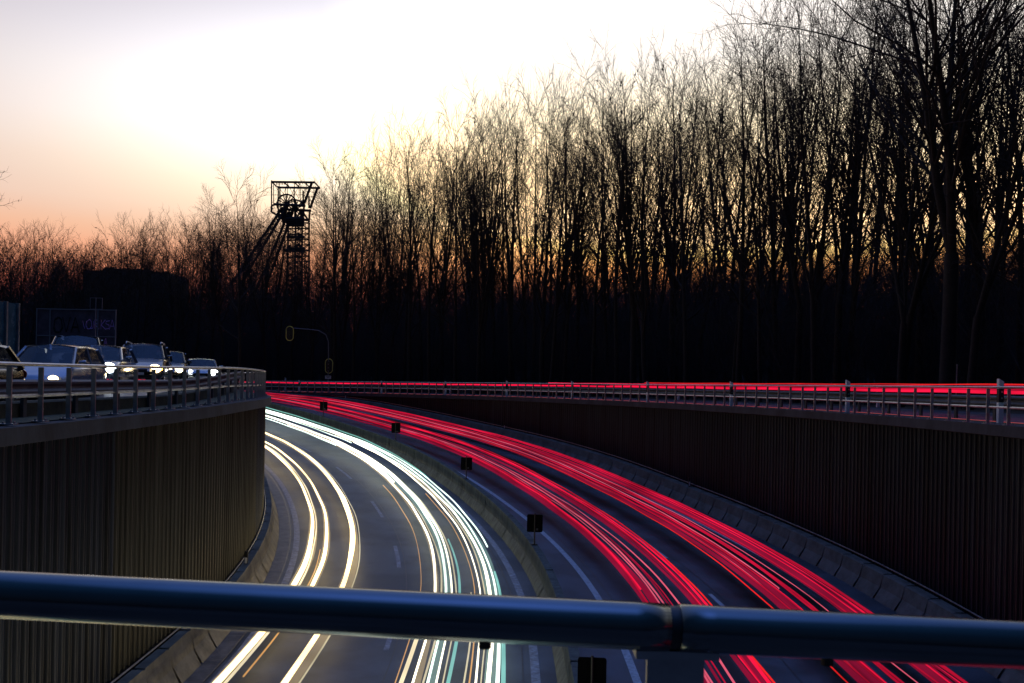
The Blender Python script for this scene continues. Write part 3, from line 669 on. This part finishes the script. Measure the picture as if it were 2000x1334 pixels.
# ------------------------------------------------------------------ distant building + headframe
M_BRUSH = mat('brushwood', (.034, .036, .046), .95)
M_FAR = mat('far_wall', (.06, .055, .06), .9)
def groundz(x, y):
    R, t = RT(x, y); return terr(R, t)
gz = groundz(-78, 178)
fb = empty('flat_roof_building', (-78.2, 185, gz)); tag(fb, 'long low flat roofed building on the hill behind the trees at left', 'building')
zb5 = 21.2-gz
mb = MB(); mb.box((0.5, 0, zb5/2), (17, 12, zb5)); mb.build('wall', M_FAR, fb)
mb = MB(); mb.box((-5.0, 0, zb5+.6), (1.6, 3, 1.2)); mb.build('roof_hut', M_FAR, fb)
mb = MB(); mb.box((0.2, 0, zb5+.25), (9.0, 11, .5)); mb.build('roof_edge', M_FAR, fb)

D0 = 250.0; SC = D0/1750.0
def HX(x): return (x-1000)*SC
def HZ(x, y): return (751+(x-1000)*.0192 - y)*SC
hf = empty('winding_tower', (HX(580), D0, groundz(HX(580), D0))); tag(hf, 'rusty colliery winding tower with two spoked wheels and a leaning strut above the trees', 'winding tower')
def HP(x, y, dy=0.0): return (HX(x+.0192*(y-745)), D0+dy, HZ(x, y))
def hpart(name, bars):
    mb = MB()
    for a, b, w in bars: mb.tube([a, b], w*SC/2*1.35, 5)
    return unloc(mb.build(name, M_TOWER, hf), hf)
bars = []
for dy in (-3.5, 3.5):
    bars += [(HP(537, 361, dy), HP(620, 362, dy), 3.5), (HP(537, 358, dy), HP(537, 412, dy), 2.0), (HP(541, 362, dy), HP(541, 405, dy), 1.2), (HP(614, 363, dy), HP(600, 402, dy), 4), (HP(598, 378, dy), HP(598, 402, dy), 2.5)]
    for x in (552, 568, 581, 590): bars.append((HP(x, 362, dy), HP(x, 392, dy), 1.0))
    for x0, x1 in ((541, 556), (568, 558), (568, 580), (592, 580), (592, 600)): bars.append((HP(x0, 364, dy), HP(x1, 388, dy), .7))
    bars.append((HP(538, 386, dy), HP(600, 386, dy), .8))
for x in (537, 560, 580, 600, 619): bars.append((HP(x, 361, -3.5), HP(x, 361, 3.5), 2))
bars += [(HP(539, 356.5), HP(558, 357), 1.5)] + [(HP(x, 357), HP(x, 361), 1.2) for x in range(540, 560, 3)]
hpart('crane_gantry', bars)
bars = []
for dy in (-3.5, 3.5):   # wheel platform
    bars += [(HP(541, 404, dy), HP(602, 407, dy), 4), (HP(537, 407, dy), HP(537, 419, dy), 3), (HP(537, 419, dy), HP(548, 425, dy), 3), (HP(548, 425, dy), HP(572, 427, dy), 4), (HP(570, 428, dy), HP(583, 405, dy), 3),
             (HP(583, 405, dy), HP(583, 430, dy), 3.5), (HP(585, 408, dy), HP(598, 428, dy), 3), (HP(600, 404, dy), HP(598, 430, dy), 3), (HP(537, 407, dy), HP(545, 404, dy), 3)]
bars += [(HP(588, 396), HP(595, 396), 6), (HP(588, 400), HP(595, 400), 6), (HP(568, 428), HP(604, 430), 4)]
hpart('wheel_platform', bars)
bars = []
for dy in (-4.2, 4.2):
    xs0, xs1 = 569.5, 597.0
    bars += [(HP(xs0+1, 430, dy), HP(xs0-2, 640, dy), 3), (HP(xs1, 430, dy), HP(xs1, 640, dy), 3)]
    y = 430
    while y < 620:
        f = (y-430)/210; f2 = (y+11-430)/210; a, b = xs0+1-3*f, xs0+1-3*f2
        bars += [(HP(a, y, dy), HP(xs1, y, dy), 2.0), (HP(a, y, dy), HP(xs1, y+11, dy), 1.0), (HP(xs1, y, dy), HP(b, y+11, dy), 1.0)]
        bars.append((HP(a+9, y, dy), HP(a+9, y+11, dy), 1.2)); bars.append((HP(a+19, y, dy), HP(a+19, y+11, dy), 1.2))
        y += 11
for y in (433, 437, 441, 445, 468, 490, 494): bars.append((HP(567 if y != 494 else 562, y, -4.2), HP(601, y, -4.2), 5))
hpart('guide_frame', bars)
bars = []
for dy, sp2 in ((-3.5, -8), (3.5, 8)):
    for o1, o2 in ((-4, -9), (4, 9)):
        bars.append((HP(562+o1, 410, dy), HP(492+o2-10, 570, dy+sp2), 4))
    k = 0
    while k < 16:
        f, f2 = k/16, (k+1)/16
        L1 = Vector(HP(558, 410, dy)).lerp(Vector(HP(473, 570, dy+sp2)), f); L2 = Vector(HP(558, 410, dy)).lerp(Vector(HP(473, 570, dy+sp2)), f2)
        Q1 = Vector(HP(566, 410, dy)).lerp(Vector(HP(491, 570, dy+sp2)), f); Q2 = Vector(HP(566, 410, dy)).lerp(Vector(HP(491, 570, dy+sp2)), f2)
        bars += [(L1, Q2, 1.3), (Q1, L2, 1.3), (L1, Q1, 1.3)]
        if k in (4, 8, 12): bars.append((L1, L1 + Vector((0, -2*(dy + sp2*f), 0)), 2))
        k += 1
    if dy < 0:
        bars += [(HP(558, 412, dy), HP(562, 440, dy), 7), (HP(566, 405, dy), HP(558, 430, dy), 8)]
hpart('leaning_strut', bars)
for cx_, cy_, dy in ((564, 402, -2.5), (571, 405, 2.5)):
    mb = MB(); rr = 18.5*SC; c = Vector(HP(cx_, cy_, dy))
    mb.tube([(c.x+rr*math.cos(a*math.pi/18), c.y, c.z+rr*math.sin(a*math.pi/18)) for a in range(37)], 1.7*SC, 6, False)
    w = mb.build('sheave_wheel', M_TOWER, hf); unloc(w, hf)
    mb = MB()
    for a in range(16): mb.tube([c, (c.x+rr*math.cos(a*math.pi/8), c.y, c.z+rr*math.sin(a*math.pi/8))], 1.0*SC, 4)
    mb.tube([(c.x, c.y-1, c.z), (c.x, c.y+1, c.z)], 3*SC, 10); mb.build('spokes', M_TOWER, w)

# ------------------------------------------------------------------ trees
def prism(V, F, p0, p1, r0, r1, n):
    V.append((p0[0], p0[1], p0[2], p1[0], p1[1], p1[2], r0, r1)); F.append(n)
def seg_mesh(name, segs, ns, m, extra=None, smooth=False):
    A = np.array(segs); N = np.array(ns); vs, fs, off = [], [], 0
    for n in sorted(set(ns)):
        Q = A[N == n]; p0, p1 = Q[:, :3], Q[:, 3:6]; d = p1-p0; d /= np.linalg.norm(d, axis=1)[:, None]+1e-9
        u = np.where(np.abs(d[:, 2:3]) < .9, np.array([[0, 0, 1.]]), np.array([[1., 0, 0]])); a = np.cross(d, u); a /= np.linalg.norm(a, axis=1)[:, None]; b = np.cross(a, d)
        th = np.arange(n)*2*np.pi/n; ring = a[:, None, :]*np.cos(th)[None, :, None] + b[:, None, :]*np.sin(th)[None, :, None]
        v = np.concatenate([p0[:, None]+ring*Q[:, 6][:, None, None], p1[:, None]+ring*Q[:, 7][:, None, None]], axis=1)
        k = np.arange(n); k2 = (k+1) % n; f = np.stack([k, k2, n+k2, n+k], 1)[None] + (np.arange(len(Q))*2*n)[:, None, None] + off
        vs.append(v.reshape(-1, 3)); fs.append(f.reshape(-1, 4)); off += len(Q)*2*n
    if extra: E_ = np.array(extra); vs.append(E_); fs.append(np.arange(len(E_)).reshape(-1, 4)+off)
    v = np.concatenate(vs); f = np.concatenate(fs); me = bpy.data.meshes.new(name)
    me.vertices.add(len(v)); me.vertices.foreach_set('co', v.ravel().astype(np.float32)); me.loops.add(f.size); me.loops.foreach_set('vertex_index', f.ravel().astype(np.int32))
    me.polygons.add(len(f)); me.polygons.foreach_set('loop_start', np.arange(0, f.size, 4, dtype=np.int32)); me.polygons.foreach_set('loop_total', np.full(len(f), 4, dtype=np.int32))
    me.update(calc_edges=True); me.materials.append(m)
    if smooth: me.polygons.foreach_set('use_smooth', [True]*len(f))
    o = bpy.data.objects.new(name, me); COL.objects.link(o); return o
def branch(rng, V, F, p, d, L, r, n, nseg, wander, up, taper=.25):
    """draw a wandering branch, return its nodes"""
    nodes = []; st = L/nseg
    for i in range(nseg):
        f0, f1 = i/nseg, (i+1)/nseg
        d = d + rng.normal(0, wander, 3); d[2] += up; d /= np.linalg.norm(d)
        q = p + d*st; ra, rb = r*(1-f0*(1-taper)), r*(1-f1*(1-taper))
        prism(V, F, p, q, ra, rb, n); nodes.append((q.copy(), d.copy(), rb, f1)); p = q
    return nodes
def side_dir(rng, d, ang):
    u = rng.normal(0, 1, 3); u -= d*np.dot(u, d); u /= np.linalg.norm(u)
    return d*math.cos(ang) + u*math.sin(ang)
def make_tree(seed, H=25., r0=.26, first=.35, nl=22, spread=.30, ang=(14, 34), sub=7, tw=6, up=.05, forks=0, leaves=0, rt=.0115, sa=(15, 36)):
    rng = np.random.default_rng(seed); V, F, V2, F2, X2 = [], [], [], [], []
    def crown_branch(p, d, L, r, depth_n=sub):
        ns = branch(rng, V if r > .06 else V2, F if r > .06 else F2, p, d, L, r, 5 if r > .06 else 3, 6, .085, up, .3)
        for (q, dd, rr, f) in ns:
            for _ in range(int(depth_n/5 + rng.random())):
                L2 = L*(.55-.25*f)*rng.uniform(.6, 1.1)
                n2 = branch(rng, V2, F2, q, side_dir(rng, dd, R_(rng.uniform(*sa))), L2, max(rt*1.5, rr*.55), 3, 4, .10, up*.9, .4)
                for (q2, d2, r2, f2) in n2:
                    for _ in range(int(tw/4 + rng.random())):
                        L3 = L2*(.5-.2*f2)*rng.uniform(.5, 1.1) + .25
                        n3 = branch(rng, V2, F2, q2, side_dir(rng, d2, R_(rng.uniform(15, 42))), L3, rt, 3, 2, .12, .05, .5)
                        for (q3, d3, r3, f3) in n3:
                            branch(rng, V2, F2, q3, side_dir(rng, d3, R_(rng.uniform(18, 45))), L3*.55+.1, rt*.7, 3, 1, .1, .02, .5)
                            if leaves and rng.random() < leaves:
                                c = q3; s = rng.uniform(.06, .13); a = rng.normal(0, 1, 3); a /= np.linalg.norm(a); b = np.cross(a, rng.normal(0, 1, 3)); b /= np.linalg.norm(b)
                                X2.extend([tuple(c-a*s), tuple(c+b*s*.7), tuple(c+a*s), tuple(c-b*s*.7)])
    stems = [(np.zeros(3), np.array((rng.normal(0, .02), rng.normal(0, .02), 1.)), H, r0)]
    if forks:
        base = branch(rng, V, F, np.zeros(3), np.array((0, 0, 1.)), H*first*.7, r0, 8, 6, .02, .01, .85)
        q, dd, rr, f = base[-1]; stems = [(q, side_dir(rng, dd, R_(rng.uniform(6, 16))), H*(1-first*.7)*rng.uniform(.85, 1), rr*.75) for _ in range(forks)]
    for p, d, L, r in stems:
        ns = branch(rng, V, F, p, d, L*.97, r, 7, 16, .022, .02, .07)
        m = nl if not forks else max(6, int(nl*1.5/forks))
        for i in range(m):
            f = (first if not forks else .12) + (1-first)*(i+rng.random())/m*.97; f = min(f, .985)
            j = min(len(ns)-1, int(f*len(ns))); q, dd, rr, ff = ns[j]; pq = ns[j-1][0] if j else p; q = pq + (q-pq)*rng.random()
            LL = H*spread*(1-.42*f)*rng.uniform(.55, 1.2)
            crown_branch(q, side_dir(rng, dd, R_(rng.uniform(*ang))), LL, max(.02, rr*.5))
    return (V, F), (V2, F2), X2
def tree_proto(name, seed, **k):
    (V, F), (V2, F2), X2 = make_tree(seed, **k)
    r = empty(name); a = seg_mesh('trunk', V, F, M_BARK, None, True); a.parent = r
    b = seg_mesh('crown', V2, F2, M_TWIG, X2); b.parent = r
    return r
tall = [tree_proto('bare_tree', 10+i, H=25, r0=.20+.03*(i % 3), first=(.22, .30, .36, .26, .30, .20, .28)[i], nl=(24, 20, 20, 22, 20, 24, 20)[i], spread=(.30, .28, .32, .33, .27, .30, .36)[i], up=(.06, .045, .05, .04, .05, .055, .04)[i], forks=(0, 0, 3, 0, 2, 0, 2)[i], ang=((14, 34), (20, 50), (16, 40), (24, 56), (16, 40), (18, 44), (20, 50))[i], sa=(18, 46), sub=4.8, tw=3.2) for i in range(7)]
wide = [tree_proto('bare_tree', 40+i, H=16, r0=.20, first=.28, nl=15, spread=.42, ang=(28, 58), sa=(20, 45), up=.05, forks=(0, 3, 2)[i], sub=5, tw=4, leaves=(0, .12, .5)[i]) for i in range(3)]
big = tree_proto('bare_tree', 79, H=28, r0=.40, first=.40, nl=24, spread=.46, ang=(28, 55), sa=(18, 42), up=.045, forks=3, sub=6, tw=5)
def copyset(src, x, y, z, s, rz, label, group, tilt=0.0):
    o = copy_tree(src); o.location = (x, y, z); o.rotation_euler = (tilt, tilt*.5, rz); o.scale = (s[0], s[0], s[1]); tag(o, label, 'tree', group); return o
SK = [(-300, 400), (0, 462), (60, 447), (110, 452), (130, 500), (150, 462), (182, 490), (205, 470), (250, 442), (290, 455), (320, 440), (380, 440), (400, 385), (440, 373), (520, 378), (532, 400), (545, 445), (612, 440), (625, 350), (650, 332), (700, 335), (720, 318), (760, 305), (800, 277), (830, 262), (900, 225),
      (1000, 215), (1050, 192), (1100, 200), (1130, 165), (1200, 140), (1260, 120), (1350, 108), (1450, 72), (1520, 20), (1600, -30), (1700, -90), (2000, -150), (2600, -150)]
rng = random.Random(11); npl = 0; used = []
cells = []
for R0, dR in ((88.5, 3), (91.5, 3.5), (95, 4), (99.5, 5), (105, 6), (113, 8), (127, 12)):
    t = 3.0
    while t < 100:
        cells.append((R0+rng.uniform(-.4, .4)*dR, t+rng.uniform(-.4, .4)*2)); t += (3.9 + (R0-88)*.08)*(.92 if t < 45 and R0 < 100 else 1)/(R0*math.pi/180)
for R, t in cells:
    x, y, _ = P(R, t)
    if y < 20: continue
    px = 1000 + x/y*1750
    if px > 2350 or px < -250: continue
    D = y; z = terr(R, t); sk = np.interp(px, [a for a, b in SK], [b for a, b in SK])
    Hm = ((751+(px-1000)*.0192 - sk)/1750*D) - z
    Hm = min(Hm, 33)
    H = Hm*rng.choice((1.0, .99, .97, .95, .90))*rng.uniform(.96, 1.01); lean = rng.uniform(-.045, .045)
    if 520 < px < 622 and R < 125 and rng.random() < .35: continue
    if H < 4: continue
    left = px < 395
    if (left and rng.random() < .8) or rng.random() < .12: src = rng.choice(wide if left else wide[:2]); h0 = 16.
    else: src = rng.choice(tall); h0 = 25.
    if npl >= 296: break
    w = (H/h0)*rng.uniform(.9, 1.15) if H < h0 else rng.uniform(.95, 1.1)
    copyset(src, x, y, z-.1, (max(w, .45), H/h0), rng.uniform(0, 6.28), 'bare tree standing among many in the wood behind the upper road' if not left else 'bare tree standing in the far tree line at left', 'bare trees of the wood' if not left else 'bare trees of the left tree line', lean); npl += 1
print('trees', npl)
for o, lab in ((tall[0], None),):
    pass
# singled-out trees; the prototypes themselves are planted too
t = xt(1850, 87.3); big.location = P(87.3, t, terr(87.3, t)); big.rotation_euler = (0, 0, 2.1); big.scale = (1, 1, 1.0)
tag(big, 'huge broad bare tree with long spreading limbs at the right front of the wood', 'tree')
spots = [(1590, 'tall straight bare tree left of the huge broad tree, in the front row'), (1440, 'slim bare tree in the front row above the third delineator'), (1235, 'bare forked tree at the front of the wood above the fourth delineator'), (1075, 'bare tree in the front row with dark thin crown right of the picture centre'),
         (935, 'bare tree at the front of the wood just left of the picture centre'), (800, 'bare tree at the step where the wood gets lower'), (690, 'bare tree right of the winding tower behind the traffic light')]
for o, (x, lab) in zip(tall, spots):
    t = xt(x, 87.6); z = terr(87.6, t); q = P(87.6, t, z-.1); sk = np.interp(x, [a for a, b in SK], [b for a, b in SK]); H = min(27, (751+(x-1000)*.0192-sk)/1750*q[1]-z)
    o.location = q; o.scale = (1, 1, H/25); tag(o, lab, 'tree')
for o, (x, D, H, lab) in zip(wide, ((255, 150, 12.5, 'pale bare tree with a fan shaped crown above the flat roofed building'), (70, 138, 13, 'bare tree with ragged crown at the far left, still holding some leaves'), (152, 140, 11.5, 'small round crowned tree with withered leaves in the left tree line'))):
    X = (x-1000)/1750*D; R, t = RT(X, D); z = max(terr(R, t), (735-545)/1750*D-3.0) if False else terr(R, t)
    Hh = (733 - {255: 440, 70: 447, 152: 460}[x])/1750*D - z; o.location = (X, D, z); o.scale = (Hh/16*.8, Hh/16*.8, Hh/16); tag(o, lab, 'tree')
# two trees near the headframe's left
for x, D, H, lab in ((470, 96, 20, 'bare fan shaped tree left of the winding tower'), (655, 98, 22, 'bare open crowned tree right of the winding tower')):
    X = (x-1000)/1750*D; R, t = RT(X, D); z = terr(R, t); Hh = (742-{470: 373, 655: 332}[x])/1750*D - z
    o = copyset(wide[0], X, D, z, (Hh/16*.85, Hh/16), 1.0, lab, None)
o = copyset(wide[1], -25.3, 38.5, -1, (.55, .62), .4, 'bare branches reaching in at the left picture edge', None)

# undergrowth: dense brush nobody could count
def brush(name, cells_, hlo, hhi, label, seed, m):
    rg = np.random.default_rng(seed); V, F = [], []
    for x, y, z in cells_:
        h = rg.uniform(hlo, hhi)
        for _ in range(rg.integers(2, 5)):
            d = np.array((rg.normal(0, .16), rg.normal(0, .16), 1.)); d /= np.linalg.norm(d); p = np.array((x+rg.normal(0, .25), y+rg.normal(0, .25), z-.1))
            ns = branch(rg, V, F, p, d, h*rg.uniform(.6, 1), .028, 3, 4, .09, .03, .35)
            for q, dd, rr, f in ns:
                for _ in range(2):
                    n2 = branch(rg, V, F, q, side_dir(rg, dd, R_(rg.uniform(25, 55))), h*.28*rg.uniform(.5, 1), .016, 3, 2, .1, .03, .5)
                    for q2, d2, r2, f2 in n2: branch(rg, V, F, q2, side_dir(rg, d2, R_(rg.uniform(25, 55))), h*.13, .011, 3, 1, .1, .03, .5)
    o = seg_mesh(name, V, F, m); tag(o, label, 'undergrowth', kind='stuff'); return o
rg = np.random.default_rng(5); cl = []; cl2 = []
for _ in range(4600):
    R = 88.5 + 45*rg.random()**1.1; t = rg.uniform(5, 100); x, y, _z = P(R, t, 0)
    if y > 20 and -.66 < x/y < .72: cl.append((x, y, terr(R, t)))
for _ in range(2600):
    R = 130 + 38*rg.random(); t = rg.uniform(5, 104); x, y, _z = P(R, t, 0)
    if y > 20 and -.66 < x/y < .72: cl2.append((x, y, terr(R, t)))
brush('undergrowth', cl, 4, 11.5, 'dark leafless undergrowth filling the foot of the wood', 3, M_BRUSH)
brush('undergrowth', cl2, 8, 14.5, 'dark leafless thicket covering the slope behind the wood', 4, M_BRUSH)
